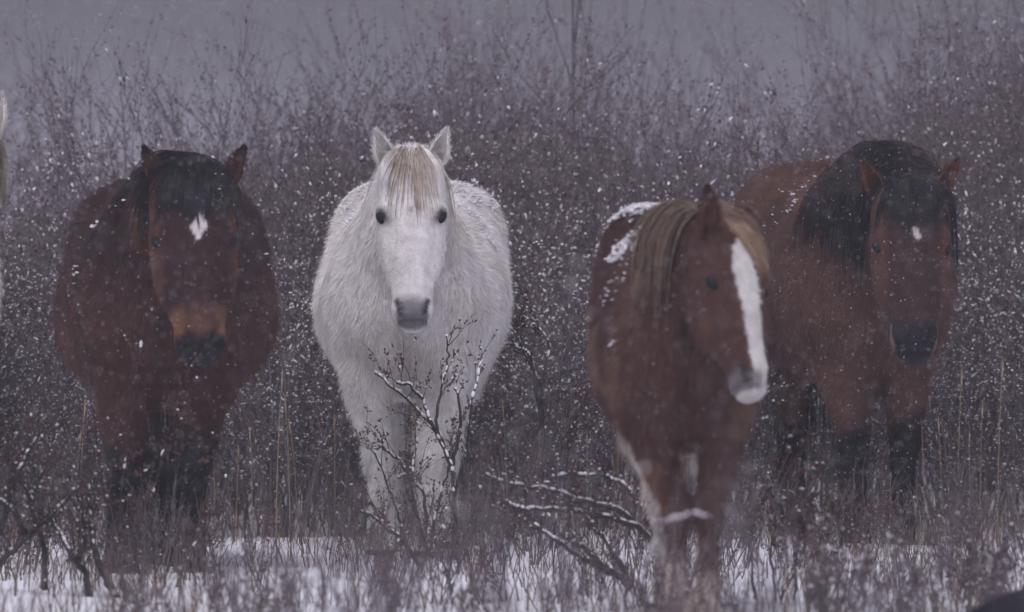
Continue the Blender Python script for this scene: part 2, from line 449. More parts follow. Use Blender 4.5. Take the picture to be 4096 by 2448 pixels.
        tv = np.stack([cc - sd_, cc + sd_, cc + dr * lnn], 1).reshape(-1, 3)
        tri_arrays(ev_, tv, np.arange(k * 3).reshape(-1, 3), np.repeat(S['earcol'](cc, inner[q], sv[q]) * rng.uniform(.8, 1.2, (k, 1)), 3, 0))
        ev_.build('ear', M_COAT, root)
    # hooves
    for k, (hx, hy) in enumerate(hooves):
        h = MB(); th = np.linspace(0, 2 * math.pi, 14, endpoint=False); rings = []
        for z, r, sh in ((.085, .056, .0), (.07, .062, -.005), (.02, .073, -.02), (-.006, .075, -.022)):
            rings.append(np.stack([hx + np.cos(th) * r, hy + sh + np.sin(th) * r * 1.1, np.full(14, z)], -1))
        h.add(*loft(rings)); h.build('hoof', M_HOOF, root)
    # long hair
    def strands(name, roots, dirs, lens, colors, rad=.0028, stiff=.25, off=.007, seg=.04, wave=.18, parent=root):
        s = MB()
        roots = np.asarray(roots); nr_ = len(roots); nc = max(1, nr_ // 7)
        cent = roots[rng.integers(0, nr_, nc)]; cw = rng.normal(0, wave, (nc, 3)); cph = rng.uniform(0, 6.28, nc)
        for r0, d0, le, cl in zip(roots, dirs, lens, colors):
            ci = int(np.argmin(((cent - r0) ** 2).sum(1) + rng.random(nc) * 4e-4))
            pts = [np.array(r0)]; d = norm(d0); k = max(4, int(le / seg)); st = le / k
            wv = cw[ci] + rng.normal(0, wave * .25, 3)
            for q in range(k):
                d = norm(d * (1 - .33 * (1 - stiff)) + np.array([0, 0, -1.0]) * .36 + wv * .22 * math.sin(q * .8 + cph[ci]) + (cent[ci] - r0) * (1.2 if q < 5 else 0))
                pn = pts[-1] + d * st
                loc, nrm, _, dist = bvh.find_nearest(Vector(pn))
                if loc is not None:
                    lo, nr = np.array(loc), np.array(nrm); sg = (pn - lo) @ nr
                    if sg < off: pn = pn + nr * min(off - sg, .06); d = norm(pn - pts[-1])
                pts.append(pn)
            rr = rad * np.interp(np.linspace(0, 1, len(pts)), [0, .2, .7, 1], [.7, 1, .8, .15])
            v, fq = tube_path(pts, rr, 3); s.add(v, fq, np.clip(cl, .003, .9))
        if s.v: return s.build(name, M_HAIR, parent)
    H.body = body
    H.strands, H.bl, H.rng, H.root, H.rel, H.bvh, H.sample = strands, bl, rng, root, rel, bvh, sample
    # tail
    k = 140; r0 = bl(np.stack([rng.normal(0, .03, k), np.full(k, 1.0 * ls), np.full(k, 1.22 * zs) + rng.normal(0, .04, k)], -1))
    strands('tail', r0, np.tile(bl([[0, 1, .1]])[0], (k, 1)) + rng.normal(0, .25, (k, 3)), rng.uniform(.6, .95, k) * zs, np.array(S['hair'])[None] * rng.uniform(.7, 1.3, (k, 1)), rad=.006, seg=.07)
    return H

def mane(H, S, n, side, t0=.15, t1=1.0, lmin=.2, lmax=.38, rad=.003, both=0.0, spread=.03, col=None, up=.18):
    rng = H.rng; roots, dirs, lens, cols = [], [], [], []
    ts = rng.uniform(t0, t1, n); idx = np.linspace(0, 1, len(H.neck))
    for t in ts:
        f = t * (len(H.neck) - 1); i = min(int(f), len(H.neck) - 2); w = f - i
        c = H.neck[i][0] * (1 - w) + H.neck[i + 1][0] * w; upv = H.neck[i][1] * (1 - w) + H.neck[i + 1][1] * w
        lat = H.neck[i][2]; dv = H.neck[i][3] * (1 - w) + H.neck[i + 1][3] * w
        sd = side if rng.random() > both else -side
        roots.append(c + upv * (dv + .0) + lat * sd * rng.uniform(-.3, 1) * spread)
        dirs.append(upv * up + lat * sd * .8 + rng.normal(0, .13, 3)); lens.append(lmin + (lmax - lmin) * rng.random() ** 1.4); cols.append(np.array(col) * rng.uniform(.6, 1.35))
    return H.strands('mane', roots, dirs, lens, cols, rad=rad)

def forelock(H, n, lmin, lmax, col, width=.05, side=0.0, rad=.0026, fwd=.7):
    rng = H.rng; roots, dirs, lens, cols = [], [], [], []
    for k in range(n):
        x = float(np.clip(rng.normal(0, width), -2 * width, 2 * width))
        tr = rng.uniform(-.05, .07)
        roots.append(H.hp(x * .6, tr, np.interp(tr, [-.06, 0, .1], [-.03, .035, .058]) + .004))
        dirs.append(H.n * fwd * .35 + H.a * .55 + H.u * (x * 5 + side * .35) + rng.normal(0, .10, 3)); lens.append(rng.uniform(lmin, lmax)); cols.append(np.array(col) * rng.uniform(.7, 1.3))
    return H.strands('forelock', roots, dirs, lens, cols, rad=rad, stiff=.30)

def dusting(H, n, mask, size=(.006, .016), name='snow_dusting'):
    p, nn = H.sample(n * 6)
    by = p @ H.bl([[0, 1, 0]])[0]; bx = p @ H.bl([[1, 0, 0]])[0]
    keep = mask(p, nn, bx, by); p, nn = p[keep][:n], nn[keep][:n]
    m = len(p)
    if m == 0: return
    r = H.rng.uniform(size[0], size[1], (m, 1)) * np.array([[1.0, 1.0, .4]]) * H.rng.uniform(.6, 1.4, (m, 3))
    s = MB(); blobs(s, p + nn * .010, r, H.rng, axes=H.rng.normal(0, 1, (m, 3)) * [1, 1, .2])
    tag(s.build(name, M_SNOW, H.body), kind='stuff')

c3 = lambda *a: np.array(a, float)
# ---- white horse
def coat_white(V, N, u, t, f, ih, bx, by):
    c = np.tile(c3(.72, .69, .66), (len(V), 1))
    c = mixc(c, c3(.52, .46, .40), .35 * sstep(.0, .6, noise(V, 4)) * (1 - ih))
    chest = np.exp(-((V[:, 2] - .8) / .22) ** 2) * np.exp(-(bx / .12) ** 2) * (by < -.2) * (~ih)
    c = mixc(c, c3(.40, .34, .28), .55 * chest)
    au = np.abs(u)
    muz = ih * sstep(.80, .90, t + .25 * np.clip(.02 - au, -.05, .02)) * sstep(-.04, .0, f) * (1 - sstep(.058, .070, au))
    c = mixc(c, c3(.15, .145, .155), muz * .9)
    pit = ih * np.exp(-((au - (.058 - (t - .88) * .22)) / .010) ** 2) * sstep(.835, .86, t) * (1 - sstep(.925, .945, t)) * (f > -.03)
    c = mixc(c, c3(.025, .022, .03), np.clip(pit * 1.2, 0, 1))
    lip = ih * np.exp(-((t - .965) / .012) ** 2) * (f < .03)
    c = mixc(c, c3(.05, .045, .055), lip * .8)
    eye = ih * np.exp(-((t - .372) / .042) ** 2) * np.exp(-((au - .114 + .40 * (t - .372)) / .018) ** 2) * (f > -.06)
    c = mixc(c, c3(.06, .055, .065), np.clip(eye * 1.25, 0, 1))
    whorl = ih * np.exp(-((t - .36) / .018) ** 2 - (u / .01) ** 2) * (f > 0)
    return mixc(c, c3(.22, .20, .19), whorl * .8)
earw = lambda v, inner, s: mixc(np.tile(c3(.70, .67, .64), (len(v), 1)), c3(.60, .55, .50), inner * .8 * (1 - s * .6))
WH = dict(seed=1, root=P(1637, 2220, 40.4), yaw=math.radians(-2.5), ws=1.0, zs=1.0, poll=P(1643, 612, 39.62), muzzle=P(1650, 1312, 39.34), face=(0.0, -1, .15),
          front=({'top': -.165, 'knee': -.10, 'foot': -.09}, {'top': .165, 'knee': .105, 'foot': .105, 'fy': -.12}),
          hind=((-.20, -.13, -.12, .1), (.20, .13, .12, -.15)), coat=coat_white, hair=(.55, .49, .42), earcol=earw, furlen=1.05, fur=90000,
          ears=((P(1541, 650, 39.64), P(1506, 523, 39.60), (.25, -1, 0), .043), (P(1751, 650, 39.64), P(1784, 523, 39.60), (-.25, -1, 0), .043)),
          label='white horse with shaggy coat facing straight ahead between two brown horses')
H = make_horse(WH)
forelock(H, 130, .05, .31, (.44, .37, .30), width=.045, rad=.0019)
mane(H, WH, 200, 1, lmin=.2, lmax=.4, col=(.56, .50, .43), both=.35, t1=.8, up=.05)
dusting(H, 3800, lambda p, n, bx, by: (n[:, 2] > .5) & (by > .2) & (noise(p, 9) > -.3), (.004, .009))

# ---- dark bay, left
def coat_darkbay(V, N, u, t, f, ih, bx, by):
    c = np.tile(c3(.056, .026, .021), (len(V), 1))
    c = mixc(c, c3(.030, .017, .017), sstep(1.0, 1.35, V[:, 2] + .06 * noise(V, 5)) * .85)
    c = mixc(c, c3(.095, .042, .026), .7 * sstep(.0, .7, noise(V, 3.3)) * (V[:, 2] < 1.0) * (~ih))
    c = mixc(c, c3(.008, .008, .011), 1 - sstep(.50, .68, V[:, 2] + .05 * noise(V, 8)))
    au = np.abs(u)
    hd = np.tile(c3(.034, .018, .017), (len(V), 1))
    hd = mixc(hd, c3(.075, .032, .020), sstep(.10, .135, au) * (1 - sstep(.6, .75, t)))
    hd = mixc(hd, c3(.13, .064, .032), sstep(.70, .80, t) * (1 - sstep(.90, .96, t)) * sstep(.035, .065, au + .1 * (f < -.02)))
    hd = mixc(hd, c3(.085, .04, .024), sstep(.70, .80, t) * (1 - sstep(.86, .93, t)) * (1 - sstep(.028, .055, au)))
    hd = mixc(hd, c3(.011, .011, .015), sstep(.86, .90, t - .5 * np.clip(au - .045, 0, .03) - 1.3 * np.clip(.04 - au, 0, .04)))
    hd = mixc(hd, c3(.05, .042, .042), .7 * np.exp(-((t - .962) / .008) ** 2) * (f < .02))
    w = .030 * (1 - np.abs((t - .345) / .080)) + .004 * noise(V, 60)
    star = ih * (f > .02) * sstep(-.003, .004, w - np.abs(u - .012 + .12 * (t - .36)))
    hd = mixc(hd, c3(.60, .56, .54), star)
    return np.where(ih[:, None], hd, c)
eard = lambda v, inner, s: mixc(np.tile(c3(.045, .018, .014), (len(v), 1)) + inner[:, None] * c3(.05, .02, .008), c3(.006, .006, .008), sstep(.62, .85, s))
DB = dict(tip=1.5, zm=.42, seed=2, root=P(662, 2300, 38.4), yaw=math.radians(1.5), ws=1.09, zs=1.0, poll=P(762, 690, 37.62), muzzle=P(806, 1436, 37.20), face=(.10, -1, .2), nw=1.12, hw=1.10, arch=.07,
          front=({'top': -.155, 'knee': -.15, 'foot': -.165}, {'top': .145, 'knee': .115, 'foot': .10, 'fy': -.10}),
          hind=((-.19, -.06, -.05, .0), (.19, .07, .05, -.1)), coat=coat_darkbay, hair=(.009, .009, .012), earcol=eard, leg_thick=1.12, furlen=1.0, fur=80000,
          ears=((P(640, 730, 37.66), P(579, 594, 37.62), (.1, -1, .1), .040), (P(912, 730, 37.66), P(974, 594, 37.62), (-.1, -1, .1), .040)),
          label='dark bay horse with a small white star on its forehead at the left')
H = make_horse(DB)
forelock(H, 420, .12, .26, (.009, .009, .013), width=.055, rad=.0026)
mane(H, DB, 420, -1, lmin=.25, lmax=.45, col=(.010, .010, .013), both=.45, rad=.0032, spread=.04, t1=.92)
mane(H, DB, 240, -1, lmin=.10, lmax=.24, col=(.010, .010, .013), both=.5, rad=.003, spread=.05, t0=.85, t1=1.0, up=.0)
dusting(H, 260, lambda p, n, bx, by: (n[:, 2] > .3) & (p[:, 2] > 1.1) & (noise(p, 8) > .45), (.005, .010))

# ---- chestnut with a blaze, nearest
def coat_chestnut(V, N, u, t, f, ih, bx, by):
    c = np.tile(c3(.068, .034, .026), (len(V), 1))
    c = mixc(c, c3(.045, .022, .020), sstep(-.1, .6, noise(V, 4.5)) * .8)
    c = mixc(c, c3(.17, .10, .062), .75 * sstep(-.1, .6, noise(V + 5, 5)) * sstep(.10, .24, np.abs(bx)) * (V[:, 2] < 1.15))
    c = mixc(c, c3(.20, .105, .060), sstep(.62, .80, 1 - V[:, 2] * .55 - .0) * .0 + .6 * (1 - sstep(.45, .75, V[:, 2])) * sstep(.0, .5, noise(V, 6)))
    hindleg = (by > .4) & (V[:, 2] < .78)
    c = mixc(c, c3(.50, .45, .40), (hindleg * (1 - sstep(.60, .78, V[:, 2]))).astype(float))
    c = mixc(c, c3(.36, .31, .27), (1 - sstep(.20, .27, V[:, 2] - .06 * (bx < 0))) * (by < .2))
    hd = np.tile(c3(.062, .031, .025), (len(V), 1))
    hd = mixc(hd, c3(.12, .055, .034), .6 * sstep(.0, .6, noise(V, 9)))
    wl = np.interp(t, [.10, .16, .30, .42, .55, .68, .8, .9, 1.0], [.0, .040, .056, .050, .042, .034, .026, .022, .02]) + .005 * noise(V, 25)
    wr = np.interp(t, [.10, .16, .30, .42, .55, .68, .8, .9, 1.0], [.0, .034, .040, .040, .038, .038, .042, .06, .07]) + .004 * noise(V + 3, 25)
    bl_ = sstep(-.003, .003, np.where(u < 0, wl + u, wr - u)) * (t > .1) * sstep(-.02, .0, f)
    hd = mixc(hd, c3(.60, .57, .54), bl_)
    au = np.abs(u)
    gm = sstep(.86, .91, t) * (1 - sstep(.965, .98, t))
    hd = mixc(hd, c3(.15, .135, .14), gm * (1 - sstep(.0, .03, u)) * .9)
    hd = mixc(hd, c3(.55, .52, .50), sstep(.965, .985, t) * .9)
    pit = np.exp(-((au - (.058 - (t - .88) * .22)) / .012) ** 2) * sstep(.835, .86, t) * (1 - sstep(.925, .945, t)) * (f > -.03)
    hd = mixc(hd, c3(.028, .024, .028), np.clip(pit * 1.8, 0, 1))
    return np.where(ih[:, None], hd, c)
earc = lambda v, inner, s: mixc(np.tile(c3(.06, .026, .021), (len(v), 1)), c3(.16, .08, .045), inner * (1 - s) * .7)
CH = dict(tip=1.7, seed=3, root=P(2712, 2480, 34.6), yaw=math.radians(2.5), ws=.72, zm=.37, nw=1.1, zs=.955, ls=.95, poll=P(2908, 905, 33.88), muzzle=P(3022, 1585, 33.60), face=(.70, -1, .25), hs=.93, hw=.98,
          front=({'top': -.130, 'knee': -.026, 'foot': -.020, 'y': -.38}, {'top': .140, 'knee': .090, 'foot': .085, 'y': -.36, 'fy': -.03}),
          hind=((-.11, -.03, .0, .0), (.15, .155, .15, -.05)), coat=coat_chestnut, hair=(.26, .18, .115), earcol=earc, leg_thick=.84, furlen=1.15, fur=80000, eye_t=.36,
          ears=((P(2828, 925, 33.80), P(2834, 755, 33.76), (.45, -1, 0), .045), (P(2985, 915, 34.06), P(2990, 850, 34.16), (.7, -1, 0), .034)),
          label='chestnut horse with a broad white blaze and blond mane, nearest of the group')
H = make_horse(CH)
# forelock and mane swept over both sides
forelock(H, 130, .10, .22, (.26, .175, .11), width=.03, side=2.4, rad=.0024)
mane(H, CH, 460, -1, lmin=.10, lmax=.46, col=(.235, .170, .125), both=.0, rad=.003, spread=.05, t0=.40, t1=.86)
mane(H, CH, 300, 1, lmin=.18, lmax=.36, col=(.19, .135, .10), both=.0, rad=.003, spread=.04, t0=.6, t1=.92, up=.45)
dusting(H, 4200, lambda p, n, bx, by: (n[:, 2] > .5) & (by > -.35) & (noise(p, 7) > .25 - 1.4 * (n[:, 2] - .6)), (.005, .012))
dusting(H, 260, lambda p, n, bx, by: (n[:, 2] > .15) & (p[:, 2] > 1.12) & (by > -.35) & (noise(p, 10) > .45), (.004, .009), 'snow_dusting')

# ---- bay with a long black mane, right
def coat_bay(V, N, u, t, f, ih, bx, by):
    c = np.tile(c3(.092, .048, .036), (len(V), 1))
    c = mixc(c, c3(.058, .029, .024), sstep(-.1, .6, noise(V, 4)) * .8)
    c = mixc(c, c3(.008, .008, .011), 1 - sstep(.52, .66, V[:, 2] + .05 * noise(V, 8)))
    au = np.abs(u)
    hd = np.tile(c3(.040, .022, .020), (len(V), 1))
    hd = mixc(hd, c3(.080, .040, .030), np.clip(sstep(.085, .12, au) + sstep(-.03, -.1, f), 0, 1) * (1 - sstep(.78, .86, t)))
    hd = mixc(hd, c3(.012, .012, .016), sstep(.79, .85, t - .9 * np.clip(.045 - au, 0, .045) * (1 - sstep(.93, .96, t))))
    hd = mixc(hd, c3(.05, .042, .042), .7 * np.exp(-((t - .962) / .008) ** 2) * (f < .02))
    hd = mixc(hd, c3(.15, .105, .082), sstep(.80, .84, t) * sstep(.072, .082, au + .12 * np.clip(t - .90, 0, .1)) * (f < .01))
    star = (f > .02) * np.exp(-((t - .33) / .045) ** 2 - ((u - .010 - .2 * (t - .33)) / .015) ** 2)
    hd = mixc(hd, c3(.52, .49, .47), sstep(.35, .6, star))
    return np.where(ih[:, None], hd, c)
earb = lambda v, inner, s: mixc(np.tile(c3(.12, .05, .032), (len(v), 1)), c3(.02, .012, .012), sstep(.85, 1.0, s))
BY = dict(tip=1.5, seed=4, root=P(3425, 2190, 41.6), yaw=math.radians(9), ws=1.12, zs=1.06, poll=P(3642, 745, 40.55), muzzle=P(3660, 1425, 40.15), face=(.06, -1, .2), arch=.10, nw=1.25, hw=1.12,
          front=({'top': -.14, 'knee': -.09, 'foot': -.09, 'fy': -.10, 'lift': .04}, {'top': .15, 'knee': .13, 'foot': .12}),
          hind=((-.20, -.12, -.12, .0), (.20, .13, .12, -.1)), coat=coat_bay, hair=(.008, .008, .011), earcol=earb, leg_thick=1.12, furlen=1.0, fur=80000,
          ears=((P(3508, 775, 40.62), P(3453, 650, 40.58), (.15, -1, .1), .042), (P(3778, 760, 40.62), P(3825, 647, 40.58), (-.5, -1, .1), .036)),
          label='reddish bay horse with a long black mane over its neck at the right')
H = make_horse(BY)
forelock(H, 420, .10, .25, (.009, .009, .013), width=.065, rad=.0026)
mane(H, BY, 900, -1, lmin=.35, lmax=.62, col=(.009, .009, .0125), both=.08, rad=.0034, spread=.05, t0=.3, t1=.88, up=.12)
mane(H, BY, 160, 1, lmin=.2, lmax=.4, col=(.009, .009, .0125), both=.0, rad=.0034, spread=.05, t0=.5, t1=.84, up=.0)
mane(H, BY, 260, -1, lmin=.10, lmax=.26, col=(.009, .009, .0125), both=.5, rad=.003, spread=.05, t0=.82, t1=1.0, up=.0)
dusting(H, 420, lambda p, n, bx, by: (n[:, 2] > .5) & (by > -.1) & (noise(p, 9) > .4), (.005, .011))

# ---- pale horse at the left edge
earp = earw
WP = dict(WH); WP.update(seed=6, root=P(-382, 2190, 41.4), yaw=math.radians(2), poll=P(-150, 478, 40.6), muzzle=P(-165, 1150, 40.2), fur=30000, voxel=.013, arch=.06, zs=1.03,
          front=({'top': -.16, 'knee': -.11, 'foot': -.11}, {'top': .16, 'knee': .11, 'foot': .11}),
          ears=((P(-225, 510, 40.62), P(-250, 380, 40.6), (.2, -1, 0), .04), (P(-14, 520, 40.62), P(6, 378, 40.6), (-.2, -1, 0), .042)), hair=(.40, .33, .25),
          label='pale horse cut off by the left edge, only an ear, mane and flank showing')
H = make_horse(WP)
mane(H, WP, 400, 1, lmin=.25, lmax=.5, col=(.36, .30, .23), t0=.4, t1=.98, up=.3)

# ------------------------------------------------------------------ shrubs
class Shrub:
    def __init__(self, seed): self.rng = np.random.default_rng(seed); self.st = MB(); self.lf = MB(); self.sn = MB(); self.snc = []; self.lfc = []
    def branch(self, pts, r0, r1, sides=4):
        pts = np.asarray(pts, float)
        self.st.add(*tube_path(pts, np.linspace(r0, r1, len(pts)), sides))
    def leaf(self, p, d, ln, wd, fat=False):
        rng = self.rng; d = norm(d); a = norm(np.cross(d, rng.normal(0, 1, 3)))
        if fat:
            b = np.cross(d, a); q = p + d * ln * .45
            V = [p, q + a * wd, q + (b * .87 - a * .5) * wd, q + (-b * .87 - a * .5) * wd, p + d * ln]
            self.lf.add(V, [[0, 1, 2], [0, 2, 3], [0, 3, 1], [4, 2, 1], [4, 3, 2], [4, 1, 3]])
        else:
            q = p + d * ln * .5
            self.lf.add([p, q + a * wd, p + d * ln, q - a * wd], [[0, 1, 2, 3]])
    def snow_on(self, pts, r, prob=.5, size=1.0, long=.3):
        rng = self.rng; pts = np.asarray(pts)
        for k in range(len(pts) - 1):
            d = pts[k + 1] - pts[k]; ln = np.linalg.norm(d); flat = np.hypot(d[0], d[1]) / (ln + 1e-9)
            if rng.random() < prob * flat:
                w = rng.uniform(.003, .0065) * size
                self.snc.append(((pts[k] + pts[k + 1]) / 2 + np.array([0, 0, r + w * .5]), np.array([ln * rng.uniform(.35, .6) * long, w, w * .8]), d))
    def grow(self, p, d, ln, r, depth, kids, spread, leaves, snow, grav=.0, fat=False, lsize=.018):
        rng = self.rng; k = 5; pts = [np.asarray(p, float)]; d = norm(d)
        for q in range(k):
            d = norm(d + rng.normal(0, .10, 3) + np.array([0, 0, grav])); pts.append(pts[-1] + d * ln / k)
        self.branch(pts, r, r * .45, 4 if depth > 1 else 3)
        self.snow_on(pts, r, snow)
        if depth > 0:
            for q in range(kids):
                t = rng.uniform(.2, .98) * k; i = min(int(t), k - 1); b = pts[i] + (pts[i + 1] - pts[i]) * (t - i)
                nd = norm(norm(pts[i + 1] - pts[i]) + rng.normal(0, spread, 3) + np.array([0, 0, .12]))
                self.grow(b, nd, ln * rng.uniform(.3, .6), max(r * .5, .0011), depth - 1, kids, spread, leaves, snow, grav, fat, lsize)
        else:
            for q in range(leaves):
                t = rng.uniform(.15, 1.0) * k; i = min(int(t), k - 1); b = pts[i] + (pts[i + 1] - pts[i]) * (t - i)
                self.leaf(b, norm(pts[i + 1] - pts[i]) + rng.normal(0, .6, 3), lsize * rng.uniform(.6, 1.4), lsize * .30 * rng.uniform(.7, 1.3), fat)
                if rng.random() < snow * .28:
                    w = rng.uniform(.003, .007); self.snc.append((b + np.array([0, 0, .004]), np.array([w * 1.6, w, w * .7]), rng.normal(0, 1, 3) * [1, 1, .4]))
    def finish_snow(self):
        if self.snc:
            c = np.array([s[0] for s in self.snc]); r = np.array([s[1] for s in self.snc]); a = np.array([s[2] for s in self.snc])
            blobs(self.sn, c, r, self.rng, a)
    def build(self, name, loc, stem=M_STEM, leafm=M_LEAF):
        root = link(name, None, None, loc); root.empty_display_size = .1
        st_ = self.st.build('stems', stem, root)
        if self.lf.v: tag(self.lf.build('leaves', leafm, st_, smooth=False), kind='stuff')
        self.finish_snow()
        if self.sn.v: tag(self.sn.build('snow_clumps', M_SNOW, st_), kind='stuff')
        return root

def thicket_variant(seed, h, name, snow):
    s = Shrub(seed); rng = s.rng
    for k in range(11):
        ang = rng.uniform(0, 6.28); rr = rng.uniform(0, .22)
        b = np.array([math.cos(ang) * rr, math.sin(ang) * rr, -.03]); tilt = rng.uniform(.05, .42)
        d = np.array([math.cos(ang) * tilt, math.sin(ang) * tilt, 1.0])
        s.grow(b, d, h * rng.uniform(.6, 1.0), .0058 * rng.uniform(.7, 1.3), 2, 6, .46, 8, snow, .03, False, .017)
    return s.build(name, (0, 0, -50))
rng = np.random.default_rng(11)
low = [thicket_variant(100 + k, 1.0, 'willow_shrub', .26) for k in range(4)]
tall = [thicket_variant(200 + k, 1.6, 'willow_shrub', .05) for k in range(4)]
used = set()
def place(proto, x, y, s, rz, sz=1.0, label=None, group=None):
    o = proto if id(proto) not in used else copy_tree(proto)
    used.add(id(proto)); o.location = (x, y, gz(x, y)); o.rotation_euler = (0, 0, rz); o.scale = (s, s, s * sz)
    tag(o, label, 'shrub', group); return o
LOWL = 'knee to chest high snow-flecked shrub in the dense brush just behind the horses'
TALL_ = 'tall bare willow shrub deep in the brush reaching up towards the grey sky'
pos = []
for k in range(9000):
    y = rng.uniform(41.9, 53); x = rng.uniform(-1, 1) * (.062 * y + .7)
    dmin = .38 if y < 45 else .44
    if y < 43.0 and abs(x - 1.38) < .5: continue
    if all((x - q[0]) ** 2 + (y - q[1]) ** 2 > dmin ** 2 for q in pos): pos.append((x, y))
    if len(pos) > 340: break
for (x, y) in pos:
    if y < 44.5: place(low[rng.integers(4)], x, y, rng.uniform(.8, 1.15), rng.uniform(0, 6.28), 1 + (y - 42) * .12, LOWL, 'low shrubs behind the horses')
    else: place(tall[rng.integers(4)], x, y, rng.uniform(.85, 1.08), rng.uniform(0, 6.28), float(np.interp(x, [-3, -1.9, -1.3, .3, .9, 1.6, 2.1, 2.7], [.66, .74, .98, 1.05, .88, .86, 1.05, 1.2])), TALL_, 'tall willows in the brush')
# farther brush reading as one mass
far = Shrub(77)
for k in range(120):
    y = rng.uniform(56, 95); x = rng.uniform(-1, 1) * (.062 * y + 1.5)
    hgt = 1.45 + .35 * math.sin(x * 1.3 + 1) + .9 * sstep(1.6, 3.2, np.array(x)) + rng.uniform(0, .3)
    for q in range(4):
        far.grow((x + rng.normal(0, .25), y, .3), (rng.normal(0, .25), rng.normal(0, .25), 1), hgt * rng.uniform(.6, 1.0), .006, 2, 5, .45, 4, .0, .02, False, .03)
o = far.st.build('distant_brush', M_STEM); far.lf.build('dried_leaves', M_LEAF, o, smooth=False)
tag(o, 'faint far-off brush fading into the snowfall', 'brush', kind='stuff'); tag(o.children[0], kind='stuff')

# named skyline shrubs and a thin sapling
def sky_shrub(seed, px, py_top, d, label, n=7, spread=.28, name='skyline_shrub', r=.0065, leaves=6):
    top = P(px, py_top, d); base_ = np.array([top[0], d, gz(top[0], d) - .03]); h = top[2] - base_[2]
    s = Shrub(seed)
    for k in range(n):
        s.grow((s.rng.normal(0, .08), s.rng.normal(0, .08), 0), (s.rng.normal(0, spread), s.rng.normal(0, spread), 1), h * s.rng.uniform(.5, .8), r, 2, 7, .38, leaves, .05, .03, False, .017)
    tag(s.build(name, base_), label, 'shrub', 'shrubs rising above the brush')
sky_shrub(301, 640, 130, 46.5, 'tall bare shrub with upright twigs on the skyline above the dark bay horse', 9)
sky_shrub(302, 930, 140, 47.5, 'spreading bare shrub on the skyline between the dark bay and white horses', 9)
sky_shrub(303, 1780, -60, 52, 'blurred tall bush on the skyline just right of the white horse', 10, .16)
sky_shrub(304, 3960, -40, 49, 'tall dark bush at the far right top corner', 12, .22)
sky_shrub(305, 3720, 90, 51, 'hazy bush above the ear of the right bay horse', 9, .22)
sky_shrub(306, 420, 260, 47, 'lower bare shrub left of the tallest skyline shrub', 7, .3)
sky_shrub(308, 3250, 120, 56, 'pale faded bush above the chestnut horse', 9, .22)
s = Shrub(307); d = 47.0; b0 = P(2290, 0, d); b0[2] = gz(b0[0], d) - .02; z1 = P(2290, -80, d)[2] - b0[2]
s.branch([(0, 0, 0), (.01, 0, z1 * .5), (0, 0, z1)], .011, .005)
for (x0, z0, x1, zz1) in ((0, .80, -.13, .99), (0, .80, .10, 1.02), (.0, .74, .22, .93), (0, .70, -.30, .90), (0, .86, .05, 1.0), (0, .66, .16, .80)):
    s.grow((x0, 0, z0 * z1), (x1, .05, (zz1 - z0) * z1), math.hypot(x1, (zz1 - z0) * z1), .006, 1, 4, .3, 2, .1)
tag(s.build('sapling', b0), 'thin leafless sapling with forked branches standing above the brush', 'tree')

# ------------------------------------------------------------------ near shrubs traced as branches (each at its own distance on the snow)
def traced(name, label, d, base_px, paths, seed, r=.010, twigs=6, tw_len=.16, leaves=4, fat=True, snow=.8, dz=.25, stem=M_STEMN, leafm=M_LEAF2, lsize=.020, depth=1):
    b = P(base_px, 2200, d); b[2] = gz(b[0], d) - .02
    s = Shrub(seed); rg = s.rng
    for path in paths:
        pts = []; yy = rg.normal(0, .05)
        for k, (px, py) in enumerate(path):
            q = P(px, py, d) - b; q[1] = yy + rg.normal(0, .02) + k * rg.normal(0, dz * .12); pts.append(q)
        pts = np.array(pts); tt = np.linspace(0, len(pts) - 1, len(pts) * 4)
        pts = np.stack([np.interp(tt, np.arange(len(pts)), pts[:, k]) for k in range(3)], -1) + rg.normal(0, .003, (len(tt), 3))
        pts[:, 2] = np.maximum(pts[:, 2], -.03)
        s.branch(pts, r, r * .3, 5); s.snow_on(pts, r * .6, snow, 1.3, 1.0)
        for q in range(twigs):
            i = rg.integers(len(pts) // 4, len(pts) - 1); dd = norm(pts[i + 1] - pts[i])
            s.grow(pts[i], dd + rg.normal(0, .45, 3) + np.array([0, 0, .45]), tw_len * rg.uniform(.6, 1.5), r * .28, depth, 3, .4, leaves, snow * .2, .02, fat, lsize)
    return tag(s.build(name, b, stem, leafm), label, 'shrub')
traced('twiggy_shrub', 'snow-dusted twiggy shrub with brown seed heads in front of the white horse\'s legs', 39.1, 1810,
       [[(1825, 2230), (1815, 1990), (1812, 1870), (1740, 1720), (1640, 1610), (1570, 1545), (1500, 1490)],
        [(1815, 1900), (1740, 1690), (1765, 1560), (1792, 1440), (1785, 1345)],
        [(1812, 1860), (1840, 1700), (1835, 1580), (1805, 1520)],
        [(1740, 1720), (1690, 1600), (1640, 1540), (1580, 1535)],
        [(1815, 1990), (1870, 1800), (1890, 1600), (1930, 1450)],
        [(1720, 2230), (1660, 2040), (1650, 1900), (1670, 1750)],
        [(1725, 2230), (1740, 2060), (1780, 1930), (1800, 1800)],
        [(1640, 2230), (1600, 2100), (1560, 1960), (1500, 1810)],
        [(1650, 1930), (1600, 1850), (1530, 1790), (1490, 1800)],
        [(1700, 2150), (1700, 1990), (1640, 1900), (1590, 1920)]], 401, r=.0085, twigs=6, tw_len=.12, leaves=3, lsize=.016, snow=1.0)
traced('fallen_branch', 'bent bare branch with snow on top slanting in front of the white horse\'s left foot', 38.2, 1640,
       [[(1680, 2260), (1600, 2150), (1500, 2075), (1405, 2025)]], 402, r=.011, twigs=4, tw_len=.12)
